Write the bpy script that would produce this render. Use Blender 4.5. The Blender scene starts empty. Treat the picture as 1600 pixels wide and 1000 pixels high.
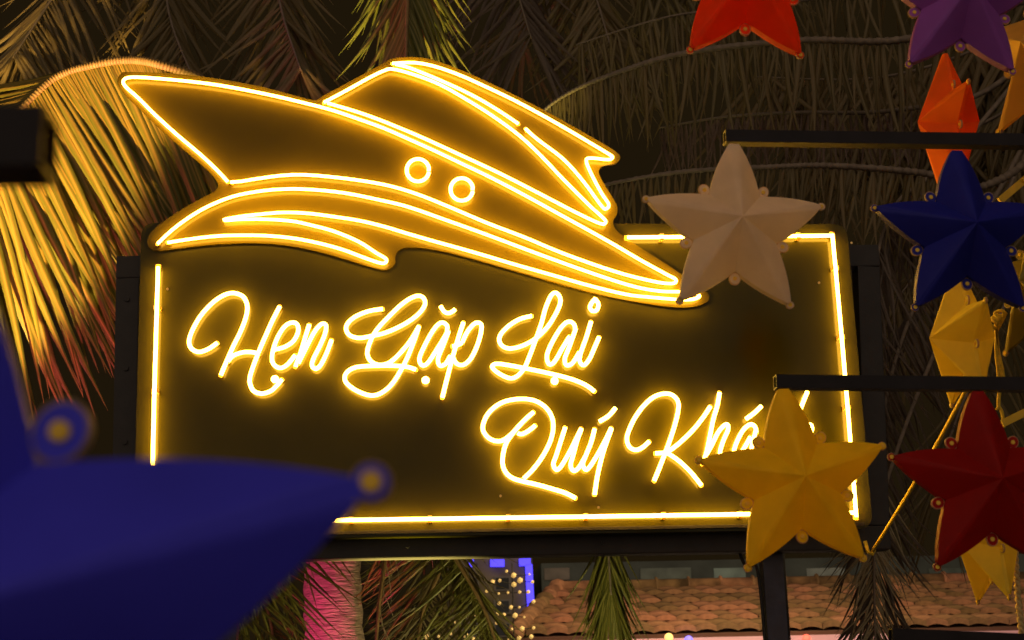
import bpy, bmesh, math, random
from mathutils import Vector, Matrix
random.seed(7)
SC = bpy.context.scene
COL = SC.collection

# ------------------------------------------------------------------ camera
F = 2400.0                                   # focal length in photo pixels (1600 wide)
CAM = Vector((-0.354, -6.943, 1.60))
PITCH, ROLL, YAW = 0.2614, -0.0257, -0.0574
cy_, sy_, cp_, sp_ = math.cos(YAW), math.sin(YAW), math.cos(PITCH), math.sin(PITCH)
FWD = Vector((-sy_*cp_, cy_*cp_, sp_))
RT0 = Vector((cy_, sy_, 0)); UP0 = RT0.cross(FWD)
RT = math.cos(ROLL)*RT0 + math.sin(ROLL)*UP0
UP = -math.sin(ROLL)*RT0 + math.cos(ROLL)*UP0
cam = bpy.data.cameras.new('camera'); camo = bpy.data.objects.new('camera', cam); COL.objects.link(camo)
M = Matrix((RT, UP, -FWD)).transposed().to_4x4(); M.translation = CAM; camo.matrix_world = M
cam.sensor_width = 36; cam.sensor_fit = 'HORIZONTAL'; cam.lens = 36*F/1600
cam.clip_start = 0.05; cam.clip_end = 500
cam.dof.use_dof = True; cam.dof.focus_distance = 6.6; cam.dof.aperture_fstop = 6.3
SC.camera = camo

# ------------------------------------------------------------------ world, sun, exposure
w = bpy.data.worlds.new('World'); SC.world = w; w.use_nodes = True
bg = w.node_tree.nodes['Background']
bg.inputs['Color'].default_value = (0.50, 0.31, 0.11, 1)      # night sky lit brown by the town
bg.inputs['Strength'].default_value = 0.024
venue_fill = bpy.data.lights.new('venue_fill', 'SUN'); venue_fill.energy = 0.95; venue_fill.angle = math.radians(120); venue_fill.color = (1, .76, .57)  # added soft frontal light, stands in for the venue's lamps behind the camera
venue_fillo = bpy.data.objects.new('venue_fill', venue_fill); COL.objects.link(venue_fillo)
venue_fillo.rotation_euler = Vector((0.22, 1.0, -0.04)).to_track_quat('-Z', 'Y').to_euler()
SC.view_settings.view_transform = 'Standard'; SC.view_settings.look = 'None'
SC.view_settings.exposure = 0; SC.view_settings.gamma = 1
SC.render.engine = 'CYCLES'
SC.cycles.use_denoising = True
SC.cycles.max_bounces = 6
SC.render.filter_size = 1.15
SC.cycles.sample_clamp_indirect = 4

# ------------------------------------------------------------------ helpers
def ray(x, y): return RT*((x-800)/F) + UP*((500-y)/F) + FWD
def at(x, y, Y):
    d = ray(x, y); return CAM + d*((Y-CAM.y)/d.y)
def ppm(p): return F/((p-CAM).dot(FWD))       # photo pixels per metre at a point

MATS = {}
def mat(name, col, rough=.6, spec=.4, metal=0, emis=None, estr=0, var=0, vscale=8, bump=0, bscale=60, transl=0, coat=0, col2=None, stretch=None, objrand=0, rvar=0, rib=None):
    if name in MATS: return MATS[name]
    m = bpy.data.materials.new(name); m.use_nodes = True; nt = m.node_tree; N = nt.nodes; L = nt.links
    b = N['Principled BSDF']; out = N['Material Output']
    b.inputs['Base Color'].default_value = (*col, 1); b.inputs['Roughness'].default_value = rough
    b.inputs['Specular IOR Level'].default_value = spec; b.inputs['Metallic'].default_value = metal
    b.inputs['Coat Weight'].default_value = coat; b.inputs['Coat Roughness'].default_value = .04
    tc = N.new('ShaderNodeTexCoord'); src = tc.outputs['Object']
    if stretch:
        mp = N.new('ShaderNodeMapping'); mp.inputs['Scale'].default_value = stretch
        L.new(src, mp.inputs['Vector']); src = mp.outputs['Vector']
    colout = None
    if var or col2:
        n = N.new('ShaderNodeTexNoise'); n.inputs['Scale'].default_value = vscale; n.inputs['Detail'].default_value = 5
        L.new(src, n.inputs['Vector'])
        r = N.new('ShaderNodeMapRange'); r.inputs['From Min'].default_value = .3; r.inputs['From Max'].default_value = .7
        L.new(n.outputs['Fac'], r.inputs['Value'])
        mx = N.new('ShaderNodeMix'); mx.data_type = 'RGBA'
        c2 = col2 or tuple(max(0, c*(1+var)) for c in col); c1 = col if col2 else tuple(c*(1-var) for c in col)
        mx.inputs[6].default_value = (*c1, 1); mx.inputs[7].default_value = (*c2, 1)
        L.new(r.outputs['Result'], mx.inputs[0]); colout = mx.outputs[2]
    if objrand:
        oi = N.new('ShaderNodeObjectInfo'); hs = N.new('ShaderNodeHueSaturation')
        mr = N.new('ShaderNodeMapRange'); mr.inputs['To Min'].default_value = 1-objrand; mr.inputs['To Max'].default_value = 1+objrand
        L.new(oi.outputs['Random'], mr.inputs['Value']); L.new(mr.outputs['Result'], hs.inputs['Value'])
        m2 = N.new('ShaderNodeMapRange'); m2.inputs['To Min'].default_value = .5+.04*objrand; m2.inputs['To Max'].default_value = .5-.06*objrand
        L.new(oi.outputs['Random'], m2.inputs['Value']); L.new(m2.outputs['Result'], hs.inputs['Hue'])
        if colout: L.new(colout, hs.inputs['Color'])
        else: hs.inputs['Color'].default_value = (*col, 1)
        colout = hs.outputs['Color']
    if rib:
        an = N.new('ShaderNodeAttribute'); an.attribute_name = 'rib'
        pw = N.new('ShaderNodeMath'); pw.operation = 'POWER'; pw.inputs[1].default_value = 3.0
        L.new(an.outputs['Fac'], pw.inputs[0])
        mr_ = N.new('ShaderNodeMix'); mr_.data_type = 'RGBA'; L.new(pw.outputs[0], mr_.inputs[0])
        if colout: L.new(colout, mr_.inputs[6])
        else: mr_.inputs[6].default_value = (*col, 1)
        mr_.inputs[7].default_value = (*rib, 1); colout = mr_.outputs[2]
    if colout: L.new(colout, b.inputs['Base Color'])
    if bump:
        n2 = N.new('ShaderNodeTexNoise'); n2.inputs['Scale'].default_value = bscale; n2.inputs['Detail'].default_value = 4
        L.new(src, n2.inputs['Vector'])
        bp = N.new('ShaderNodeBump'); bp.inputs['Strength'].default_value = bump; bp.inputs['Distance'].default_value = .01
        L.new(n2.outputs['Fac'], bp.inputs['Height']); L.new(bp.outputs['Normal'], b.inputs['Normal'])
    if rvar:
        n3 = N.new('ShaderNodeTexNoise'); n3.inputs['Scale'].default_value = 3.5; n3.inputs['Detail'].default_value = 9; n3.inputs['Roughness'].default_value = .7
        L.new(tc.outputs['Object'], n3.inputs['Vector'])
        r3 = N.new('ShaderNodeMapRange'); r3.inputs['From Min'].default_value = .35; r3.inputs['From Max'].default_value = .7
        r3.inputs['To Min'].default_value = rough-rvar*.5; r3.inputs['To Max'].default_value = rough+rvar
        L.new(n3.outputs['Fac'], r3.inputs['Value']); L.new(r3.outputs['Result'], b.inputs['Roughness'])
    if emis:
        b.inputs['Emission Color'].default_value = (*emis, 1); b.inputs['Emission Strength'].default_value = estr
    if transl:
        t = N.new('ShaderNodeBsdfTranslucent'); ms = N.new('ShaderNodeMixShader'); ms.inputs[0].default_value = transl
        if colout: L.new(colout, t.inputs['Color'])
        else: t.inputs['Color'].default_value = (*col, 1)
        L.new(b.outputs[0], ms.inputs[1]); L.new(t.outputs[0], ms.inputs[2]); L.new(ms.outputs[0], out.inputs['Surface'])
    MATS[name] = m
    return m

def mesh(name, V, Fc, m, smooth=False):
    me = bpy.data.meshes.new(name); me.from_pydata([tuple(v) for v in V], [], Fc); me.update()
    if m: me.materials.append(m)
    if smooth: me.polygons.foreach_set('use_smooth', [True]*len(me.polygons))
    return me
def link(name, me, parent=None, mw=None):
    o = bpy.data.objects.new(name, me); COL.objects.link(o)
    if parent is not None:
        o.parent = parent
        if mw is not None: o.matrix_parent_inverse = PW(parent).inverted(); o.matrix_basis = mw
    elif mw is not None: o.matrix_basis = mw
    return o
def PW(o):
    m = o.matrix_parent_inverse @ o.matrix_basis if o.parent else o.matrix_basis.copy()
    return PW(o.parent) @ m if o.parent else m
I4 = Matrix.Identity(4)
def wobj(name, V, Fc, m, parent, smooth=False):       # vertices given in world space
    return link(name, mesh(name, V, Fc, m, smooth), parent, I4)
def tag(o, label=None, cat=None, group=None, kind=None):
    for k, v in (('label', label), ('category', cat), ('group', group), ('kind', kind)):
        if v: o[k] = v
    return o
def empty(name, loc, label, cat, group=None, rot=None):
    o = bpy.data.objects.new(name, None); COL.objects.link(o); o.empty_display_size = .1
    mw = Matrix.Translation(loc)
    if rot is not None: mw = mw @ rot
    o.matrix_basis = mw
    return tag(o, label, cat, group)

def box_vf(c, hx, hy, hz, ax=None, bev=0):
    """box centred at c, half sizes, optional axes; small bevel"""
    bm = bmesh.new(); bmesh.ops.create_cube(bm, size=2)
    for v in bm.verts: v.co = Vector((v.co.x*hx, v.co.y*hy, v.co.z*hz))
    if bev: bmesh.ops.bevel(bm, geom=bm.edges[:], offset=bev, segments=2, affect='EDGES', profile=.7)
    bm.verts.index_update()
    A = ax or (Vector((1,0,0)), Vector((0,1,0)), Vector((0,0,1)))
    V = [c + A[0]*v.co.x + A[1]*v.co.y + A[2]*v.co.z for v in bm.verts]
    Fc = [[v.index for v in f.verts] for f in bm.faces]; bm.free()
    return V, Fc
def join(*vfs):
    V, Fc = [], []
    for v, f in vfs:
        n = len(V); V += list(v); Fc += [[i+n for i in q] for q in f]
    return V, Fc
def bar_vf(a, b, h1, h2, bev=0, upv=Vector((0,0,1))):
    d = (b-a); l = d.length; d.normalize(); s = d.cross(upv).normalized(); u = s.cross(d)
    return box_vf((a+b)/2, l/2, h1, h2, (d, s, u), bev)
def catmull(P, step=None, n=6, closed=False):
    out = []; N = len(P)
    rng = range(N) if closed else range(N-1)
    for i in rng:
        if closed: p0, p1, p2, p3 = P[i-1], P[i], P[(i+1) % N], P[(i+2) % N]
        else: p0, p1, p2, p3 = P[max(i-1,0)], P[i], P[i+1], P[min(i+2,N-1)]
        for k in range(n):
            t = k/n
            # centripetal-ish uniform catmull
            out.append(.5*((2*p1)+(p2-p0)*t+(2*p0-5*p1+4*p2-p3)*t*t+(3*p1-p0-3*p2+p3)*t**3))
    if not closed: out.append(P[-1].copy())
    return out
def tube_vf(P, r, sides=8, closed=False, cap=True, nrm=None):
    """r: number or function of 0..1"""
    n = len(P); V, Fc = [], []
    prev = None
    for i, p in enumerate(P):
        if closed: t = P[(i+1) % n]-P[i-1]
        else: t = P[min(i+1,n-1)]-P[max(i-1,0)]
        if t.length < 1e-9: t = Vector((1,0,0))
        t.normalize()
        if nrm is not None: u = nrm
        else:
            u = prev if prev is not None else (Vector((0,0,1)) if abs(t.z) < .9 else Vector((1,0,0)))
        u = (u - t*u.dot(t)).normalized(); prev = u
        s = t.cross(u)
        rr = r(i/(n-1)) if callable(r) else r
        for k in range(sides):
            a = 2*math.pi*k/sides
            V.append(p + u*(rr*math.cos(a)) + s*(rr*math.sin(a)))
    m = n if closed else n-1
    for i in range(m):
        j = (i+1) % n
        for k in range(sides):
            k2 = (k+1) % sides
            Fc.append([i*sides+k, i*sides+k2, j*sides+k2, j*sides+k])
    if cap and not closed:
        Fc.append([k for k in range(sides)][::-1]); Fc.append([(n-1)*sides+k for k in range(sides)])
    return V, Fc
def plate_vf(outline, y0, y1, bev=.004):
    """outline: list of (x,z) world, plate between y0 (front) and y1 (back)"""
    bm = bmesh.new()
    vs = [bm.verts.new((x, y0, z)) for x, z in outline]
    f = bm.faces.new(vs)
    r = bmesh.ops.extrude_face_region(bm, geom=[f])
    for g in r['geom']:
        if isinstance(g, bmesh.types.BMVert): g.co.y = y1
    bmesh.ops.triangulate(bm, faces=[q for q in bm.faces if len(q.verts) > 4], ngon_method='EAR_CLIP')
    bmesh.ops.recalc_face_normals(bm, faces=bm.faces[:])
    bm.verts.index_update()
    V = [v.co.copy() for v in bm.verts]; Fc = [[v.index for v in q.verts] for q in bm.faces]; bm.free()
    return V, Fc

# ------------------------------------------------------------------ materials
NEON = mat('neon_amber', (.9,.8,.6), rough=.5, emis=(1, .51, .048), estr=44)
PANEL = mat('panel_acrylic', (.039, .034, .0005), rough=.12, spec=.17, rvar=.10, var=.15, vscale=3, bump=.012, bscale=9)
PLATE = mat('boat_acrylic', (.080, .058, .001), rough=.14, spec=.14, rvar=.10, var=.12, vscale=3, bump=.012, bscale=9)
STEEL = mat('painted_steel', (.018, .015, .014), rough=.5, var=.3, vscale=12, bump=.1, bscale=80)
CLIP = mat('clear_clip', (.8,.6,.2), rough=.3, transl=.4)

# ------------------------------------------------------------------ ground
g = wobj('ground', [(-120,-40,0),(120,-40,0),(120,200,0),(-120,200,0)], [[0,1,2,3]],
         mat('paving', (.10,.09,.08), rough=.9, var=.3, vscale=2, bump=.3, bscale=20), None)
tag(g, kind='structure')

# ------------------------------------------------------------------ neon sign
SIGN_LABEL = 'black acrylic sign with glowing amber neon speedboat and script lettering on two posts'
sign = empty('neon_sign', Vector((0, .1, 0)), SIGN_LABEL, 'sign')
def sxz(x, y, Y=0): p = at(x, y, Y); return (p.x, p.z)
def rounded(quad, r, n=6):
    out = []
    N = len(quad)
    for i in range(N):
        p = Vector(quad[i]); a = (Vector(quad[i-1])-p).normalized(); b = (Vector(quad[(i+1) % N])-p).normalized()
        for k in range(n+1):
            t = k/n
            q0 = p+a*r; q1 = p+b*r
            out.append(tuple((1-t)**2*q0 + 2*t*(1-t)*p + t*t*q1))
    return out
YP = .034                                     # front face of the main panel; tubes run at y about 0
quad = [sxz(221,348,YP), sxz(1323,350,YP), sxz(1364,826,YP), sxz(208,845,YP)]
V, Fc = plate_vf(rounded(quad, .07), YP, YP+.07); wobj('panel', V, Fc, PANEL, sign)
# steel box frame behind the panel
YB = .19
c4 = [at(203,422,YB), at(1352,404,YB), at(1368,842,YB), at(196,862,YB)]
for i, nm in enumerate(['frame_rail', 'frame_rail', 'frame_rail', 'frame_rail']):
    a, b = c4[i], c4[(i+1) % 4]
    d = (b-a).normalized()
    ex = .055 if i % 2 == 0 else -.056
    V, Fc = bar_vf(a-d*ex, b+d*ex, .055, .055, .006, Vector((0,1,0)) if i % 2 else Vector((0,0,1))); wobj(nm, V, Fc, STEEL, sign)
# thin lower lip of the panel
V, Fc = bar_vf(at(222,838,.03), at(1350,819,.03), .008, .008, .002); wobj('lip', V, Fc, STEEL, sign)
for px in (358, 1204):
    t = at(px, 872, .30); t.z = c4[2].z+.02
    V, Fc = bar_vf(Vector((t.x, .30, 0)), Vector((t.x, .30, t.z)), .048, .048, .006, Vector((0,1,0)))
    wobj('post', V, Fc, mat('post_paint', (.030,.030,.055), rough=.4, var=.3, vscale=10, bump=.1), sign)
    V, Fc = box_vf(Vector((t.x, .30, .012)), .12, .12, .012, None, .003); wobj('base_plate', V, Fc, STEEL, sign)
# feed cable from the panel down a post
a_ = at(1150,846,.22)
cb = [a_, a_+Vector((.03,0,-.10)), at(1172,885,.24), at(1186,905,.25), Vector((at(1204,872,.3).x-.058,.27,1.6)), Vector((at(1204,872,.3).x-.058,.27,.1))]
V, Fc = tube_vf(catmull(cb, n=8), .008, 6); wobj('cable', V, Fc, mat('black_cable', (.012,.012,.012), rough=.5), sign, True)
for t_ in (.12,.37,.63,.88):
    for e0, e1 in ((c4[3], c4[2]), (c4[0], c4[3])):
        q_ = e0.lerp(e1, t_)+Vector((0,-.056,0)); V, Fc = tube_vf([q_, q_+Vector((0,-.008,0))], .013, 6); wobj('bolt', V, Fc, STEEL, sign)
# layered boat plate
OUT = [(247,396),(230,390),(226,373),(238,355),(262,337),(290,319),(318,304),(333,296),(336,287),(320,268),(285,238),(248,205),(214,172),(188,146),(179,128),(186,113),(205,109),
 (300,114),(400,130),(470,148),(493,153),(504,146),(560,116),(597,96),(613,88),(650,86),(690,94),(760,123),(850,168),(930,213),(966,235),(973,248),(964,259),(944,263),(940,271),(950,290),(967,318),(968,336),(962,347),(968,359),
 (1000,382),(1050,414),(1080,434),(1108,455),(1112,468),(1103,478),(1070,485),(1010,479),(920,461),(800,427),(700,399),(650,391),(628,393),(622,402),(622,412),(612,423),(596,426),(560,416),(490,396),(420,385),(340,386),(270,394)]
pts = catmull([Vector((*sxz(x, y, .025), 0)) for x, y in OUT], n=3, closed=True)
area = sum(pts[i-1].x*pts[i].y-pts[i].x*pts[i-1].y for i in range(len(pts)))
inset = []
for i, p in enumerate(pts):                    # trim the plate closer to the tubes
    t_ = (pts[(i+1) % len(pts)]-pts[i-1]).normalized(); nn = Vector((-t_.y, t_.x, 0))*(1 if area > 0 else -1)
    inset.append(p+nn*.013)
pts = inset
V, Fc = plate_vf([(p.x, p.y) for p in pts], .022, YP+.001); wobj('boat_plate', V, Fc, PLATE, sign)

def px2(P, x0, y0, s): return [(x0+x/s, y0+y/s) for x, y in P]
TR = .0089                                    # neon tube radius
def neon(name, strokes, parent=sign, Y=0, r=TR, closed=False, n=4, label=None):
    """first stroke list is joined in one mesh: strokes of one letter"""
    vfs = []
    ends = []
    for S in strokes:
        P = catmull([at(x, y, Y) for x, y in S], n=n, closed=closed)
        # resample to drop near-duplicate points
        Q = [P[0]]
        for p in P[1:]:
            if (p-Q[-1]).length > .004: Q.append(p)
        vfs.append(tube_vf(Q, r, 8, closed, True, Vector((0,-1,0))))
        if not closed: ends += [(Q[0], (Q[0]-Q[1]).normalized()), (Q[-1], (Q[-1]-Q[-2]).normalized())]
    V, Fc = join(*vfs)
    o = wobj(name, V, Fc, NEON, parent, True)
    if label: o['label'] = label
    for p, d in ends:
        V, Fc = tube_vf([p-d*.002+Vector((0,.004,0)), p+d*.006+Vector((0,.004,0)), p+d*.008+Vector((0,.004,0))], lambda t: (r*1.05 if t < .9 else r*.7), 8)
        wobj('end_cap', V, Fc, CLIP, o)
        V, Fc = tube_vf([p-d*.006+Vector((0,.006,0)), p-d*.006+Vector((0,YP,0)) if Y >= 0 else p-d*.006+Vector((0,.05,0))], .006, 6)
        wobj('standoff', V, Fc, CLIP, o)
    return o
# hull
HULL = [(356,284),(341,268),(315,243),(280,213.5),(245,182),(217,154),(197,136),(192.5,127),(200,121.5),(224,121),(294,127),(350,134.5),(420,148),(480,162),(520,172.5),(560,186),(600,200.5),(640,218),(680,236),(720,255),(760,274),(800,294.5),(840,316),(880,338),(920,360),(960,382.5),(1000,406),(1040,428),(1056,437),(1050,443),(1020,439.5),(960,424),(880,396),(820,371),(760,348),(700,322.5),(648,302),(600,288.5),(540,279),(482,273.5),(443,274),(404,279),(376,283.5),(360,284.5)]
YT = -.010
neon('neon_tube', [HULL], Y=YT, r=.0070, label='outline of the hull')
WAVE = [(246,381),(267,361),(293.5,341),(325,322.5),(364,307),(404,299),(443,295.5),(482,296),(538,301.5),(600,314),(640,324),(700,345),(760,366.5),(820,389),(880,411),(940,432),(992,448),(1032,455),(1065,456),(1088,459),(1092,464),(1072,468.5),(1012,464),(976,459.5),(920,446),(860,429),(800,412),(760,400),(720,388.5),(680,377.5),(640,366),(600,354),(561,344.7),(521,338.5),(482,333.5),(443,332),(404,335),(377,338),(352,342.5),(349,344.2),(356,344.3),(377.5,342.8),(417,342.7),(456,345.5),(482.5,351),(522,361.5),(561,378),(587.5,395),(601,403),(604,408),(597,411.5),(574,404.5),(535,390),(495.6,379.4),(456,372),(417,368.4),(377.5,367.6),(338,369),(298.7,373.4),(262,379)]
neon('neon_tube', [WAVE], Y=YT, r=.0070, label='outline of the wave under the hull')
CABIN = [(506,160),(540,142),(576,122),(600,110.5),(614,108),(648,117),(688,132.5),(728,155),(768,180),(808,209),(840,238),(880,280),(920,320),(943,341),(946,348),(937,349),(900,332),(840,301),(780,270.5),(720,242.5),(660,215),(600,190),(560,175.5),(512,161)]
neon('neon_tube', [CABIN], Y=YT, r=.0070, label='outline of the cabin')
FIN = [(613,99),(648,98),(680,104),(720,118),(760,136),(800,155),(840,176),(880,198.5),(920,222),(950,240),(957,245.5),(950,249.5),(924,247),(916,251),(924,272),(940,302),(951,319),(947.5,326),(940,322),(912,284),(880,248.5),(840,218),(821,201)]
neon('neon_tube', [FIN, [(810,193.5),(784,176),(752,156.5),(720,140),(680,122),(640,106),(618,100.5)]], Y=YT, r=.0070, label='outline of the swept canopy')
for cx, cyy in ((653,266),(721.5,296)):
    cc = [(cx+17.5*math.cos(a), cyy+17.5*math.sin(a)) for a in [2*math.pi*k/14+.2 for k in range(14)]]
    neon('porthole', [cc[:-0 or None]+[(cc[0][0]-.8, cc[0][1]-1.2)]], Y=YT, r=.0082)
# border
for S in ([(980,371),(1100,370),(1228,369),(1300,368)], [(1300.5,366),(1311,480),(1323,620),(1338,808)], [(1336,801),(1172,803.3),(900,807.5),(516,813),(238,817)], [(247,417),(244,520),(240.5,640),(237,815)]):
    P = [at(x, y, 0) for x, y in S]
    V, Fc = tube_vf(catmull(P, n=3), .0086, 8, False, True, Vector((0,-1,0)))
    o = wobj('border_tube', V, Fc, NEON, sign, True)
    for e, d in ((P[0], (P[0]-P[1]).normalized()), (P[-1], (P[-1]-P[-2]).normalized())):
        V, Fc = tube_vf([e-d*.004+Vector((0,.006,0)), e+d*.012+Vector((0,.006,0))], .0125, 8); wobj('end_cap', V, Fc, CLIP, o)
    ln = (P[-1]-P[0]).length; nc = max(2, int(ln/.33)); dd = (P[-1]-P[0]).normalized()
    for k in range(nc):
        c = P[0].lerp(P[-1], (k+.5)/nc); u_ = dd.cross(Vector((0,1,0)))
        vf = join(box_vf(c+u_*.0125+Vector((0,.010,0)), .009, .0025, .024, (dd, u_, Vector((0,1,0))), .001), box_vf(c-u_*.0125+Vector((0,.010,0)), .009, .0025, .024, (dd, u_, Vector((0,1,0))), .001))
        wobj('clip', *vf, CLIP, o)
# letters
A3 = (220,420,4.0); A4 = (520,420,3.636); A5 = (740,610,5.554); A6 = (960,600,5.554); A7 = (1180,580,7.144); A8 = (640,460,5.0)
def letter(ch, strokes, A, sub=()):
    o = neon('neon_letter', [px2(S, *A) for S in strokes], label='glowing letter '+ch)
    for nm, S in sub:
        if S[0] == 'dot':
            c = at(*px2([S[1]], *A)[0], 0)
            bm = bmesh.new(); bmesh.ops.create_uvsphere(bm, u_segments=12, v_segments=8, radius=.0175)
            for v in bm.verts: v.co.y *= .75
            bm.verts.index_update()
            wobj(nm, [c+v.co for v in bm.verts], [[v.index for v in f.verts] for f in bm.faces], NEON, o, True); bm.free()
        else:
            P = catmull([at(x, y, 0) for x, y in px2(S, *A)], n=4)
            V, Fc = tube_vf(P, TR, 8, False, True, Vector((0,-1,0))); wobj(nm, V, Fc, NEON, o, True)
            V, Fc = tube_vf([P[0]+Vector((0,.006,0)), P[0]+Vector((0,YP,0))], .007, 6); wobj('standoff', V, Fc, CLIP, o)
letter('H', [[(478,463),(425,500),(365,520),(318,500),(302,455),(320,390),(370,300),(440,220),(515,167),(580,152),(640,175),(666,235),(655,310),(620,400),(580,480),(540,570),(500,665)],
             [(868,236),(820,330),(780,420),(745,500),(710,590),(685,665),(682,715),(705,763),(755,780),(810,765),(850,730),(882,692)],
             [(545,578),(580,542),(640,522),(700,522),(735,530)]], A3)
letter('e with a dot below', [[(835,505),(900,488),(955,450),(984,390),(975,345),(940,337),(895,365),(850,440),(822,530),(826,590),(868,620),(915,600),(965,540)]], A3, [('dot', ('dot',(838,690)))])
letter('n', [[(1053,350),(1030,420),(1000,520),(966,612)], [(985,590),(1030,500),(1085,395),(1130,345),(1158,355),(1150,410),(1118,485),(1080,560),(1070,605),(1095,625),(1125,600),(1160,530),(1192,445)]], A3)
letter('G', [[(283,228),(200,242),(120,277),(77,325),(90,373),(145,393),(210,384),(300,363),(400,318),(480,263),(523,205),(512,163),(470,156),(400,195),(310,280),(240,360),(203,440),(197,490),(222,530),(270,546),(330,528),(400,460),(450,395),(490,325)],
             [(488,332),(465,400),(430,490),(390,570),(340,650),(280,703),(215,720),(130,690),(72,640),(77,592),(130,560),(220,552),(330,550),(420,557),(472,573)]], A4)
letter('a with a breve and a dot below', [[(650,355),(648,322),(615,306),(570,350),(520,440),(492,510),(507,548),(540,535),(590,460),(630,395),(655,350)], [(658,355),(625,440),(598,510),(608,550),(640,540),(668,495)]], A4, [('breve', [(612,212),(632,242),(655,252),(676,245),(695,230)]), ('dot', ('dot',(527,633)))])
letter('p', [[(742,305),(720,370),(690,470),(660,580),(622,732)], [(735,420),(760,365),(790,325),(818,306),(844,318),(840,370),(815,450),(780,515),(740,546),(703,538),(684,505)], [(680,440),(708,434),(735,420)]], A4)
letter('L', [[(1130,268),(1060,287),(990,332),(948,385),(955,430),(1000,453),(1070,440),(1150,398),(1220,330),(1272,245),(1294,180),(1272,138),(1242,150),(1210,220),(1185,310),(1150,410),(1120,490),(1090,560),(1050,608),(1005,622),(940,592),(905,557),(930,540),(1000,548),(1100,567),(1220,592),(1340,622),(1430,657),(1487,697)]], A4)
letter('a with a dot below', [[(1378,350),(1370,315),(1340,300),(1300,330),(1250,410),(1217,490),(1228,542),(1260,527),(1305,450),(1345,385)], [(1380,340),(1345,440),(1318,510),(1328,548),(1362,535),(1400,475)]], A4, [('dot', ('dot',(1260,637)))])
letter('i', [[(1467,300),(1440,390),(1408,480),(1403,525),(1425,548),(1458,512),(1488,445),(1513,388)]], A4, [('ring', [(1490,170),(1509,200),(1500,234),(1475,240),(1461,220),(1470,195),(1492,168)])])
letter('Q', [[(520,188),(440,260),(370,335),(290,412),(220,442),(140,420),(88,360),(82,300),(120,210),(200,132),(300,88),(430,74),(540,93),(630,153),(682,240),(690,340),(662,450),(600,570),(520,680),(435,765)],
             [(535,305),(470,355),(415,380),(378,368)], [(400,300),(330,385),(282,460),(257,550),(252,640),(282,715),(340,762),(430,790),(560,820),(700,860),(800,892),(885,935)]], A5)
letter('u', [[(795,322),(760,430),(715,570),(692,640),(717,688),(758,660),(830,540),(895,410),(935,330)], [(935,335),(900,430),(862,570),(842,650),(868,698),(915,668),(965,580)]], A5)
letter('y with an acute accent', [[(1050,335),(1020,450),(972,570),(948,640),(972,688),(1010,660),(1080,550),(1145,430),(1195,325)], [(1197,330),(1150,460),(1110,590),(1075,740),(1050,905)]], A5, [('acute_accent', [(1232,152),(1170,222),(1092,270)])])
letter('K', [[(302,500),(240,553),(185,572),(132,548),(108,480),(127,400),(180,290),(260,182),(350,108),(450,83),(520,108),(556,170),(548,260),(520,370),(488,470),(440,600),(390,730),(345,840)],
             [(832,195),(770,290),(690,390),(600,480),(520,548),(450,592),(355,602)], [(465,602),(550,660),(640,740),(700,810),(755,880)]], A6)
letter('h', [[(912,75),(895,180),(860,300),(835,420),(800,590),(764,695)], [(800,610),(850,520),(900,420),(950,362),(983,352),(985,400),(950,480),(918,580),(925,640),(960,640)]], A6)
letter('a with an acute accent', [[(1232,420),(1222,375),(1185,350),(1130,385),(1082,460),(1042,560),(1040,620),(1075,630),(1130,550),(1180,460)], [(1228,400),(1205,490),(1190,560),(1205,620),(1240,610)]], A6, [('acute_accent', [(1275,192),(1205,258),(1142,303)])])
letter('c', [[(1224,660),(1214,655),(1203,672),(1196,698),(1202,712),(1216,704)]], (0,0,1))
letter('h', [[(1261.5,612),(1252,636),(1243,664),(1232,706)], [(1232,706),(1246,680),(1258,665),(1267,664),(1268,674),(1258,692),(1254,706),(1261,711),(1270,700)]], (0,0,1))
# small fixing screws on the panel
for px, py in ((1279.5,442),(1330,380),(782,775),(935,793),(262,452)):
    p = at(px, py, YP-.002)
    V, Fc = tube_vf([p, p+Vector((0,-.006,0))], .006, 8); wobj('screw', V, Fc, mat('brass', (.7,.5,.2), rough=.3, metal=1), sign)

# ------------------------------------------------------------------ star lanterns
def star_arm_outline(R, ri=.47, bulge=.026):
    segs = []
    for k in range(5):
        th = math.pi/2 - k*2*math.pi/5          # tip direction, k=0 top, going clockwise
        tipw = .055 if k == 0 else .012
        for sgn in (1, -1):                      # left half first (counter-clockwise side), then right half
            ai = th + sgn*math.pi/5
            inner = Vector((math.cos(ai), 0, math.sin(ai)))*R*ri
            dirv = Vector((math.cos(th), 0, math.sin(th))); perp = Vector((-math.sin(th), 0, math.cos(th)))*sgn
            tip = dirv*R*(.985 if k == 0 else 1) + perp*R*tipw
            mid = (inner+tip)/2; e = (tip-inner); nrm = Vector((-e.z, 0, e.x)).normalized()
            if nrm.dot(mid) < 0: nrm = -nrm
            if nrm.dot(perp) < 0: nrm = -nrm
            ctl = mid + nrm*R*bulge*2*(1.15 if k == 0 else 1) + dirv*R*.01
            pts = []
            for i in range(9):
                t = i/8; pts.append((1-t)**2*inner + 2*t*(1-t)*ctl + t*t*tip)
            segs.append((th, sgn, pts, dirv*R*(1.0 if k == 0 else 1.0)))
    return segs
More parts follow.
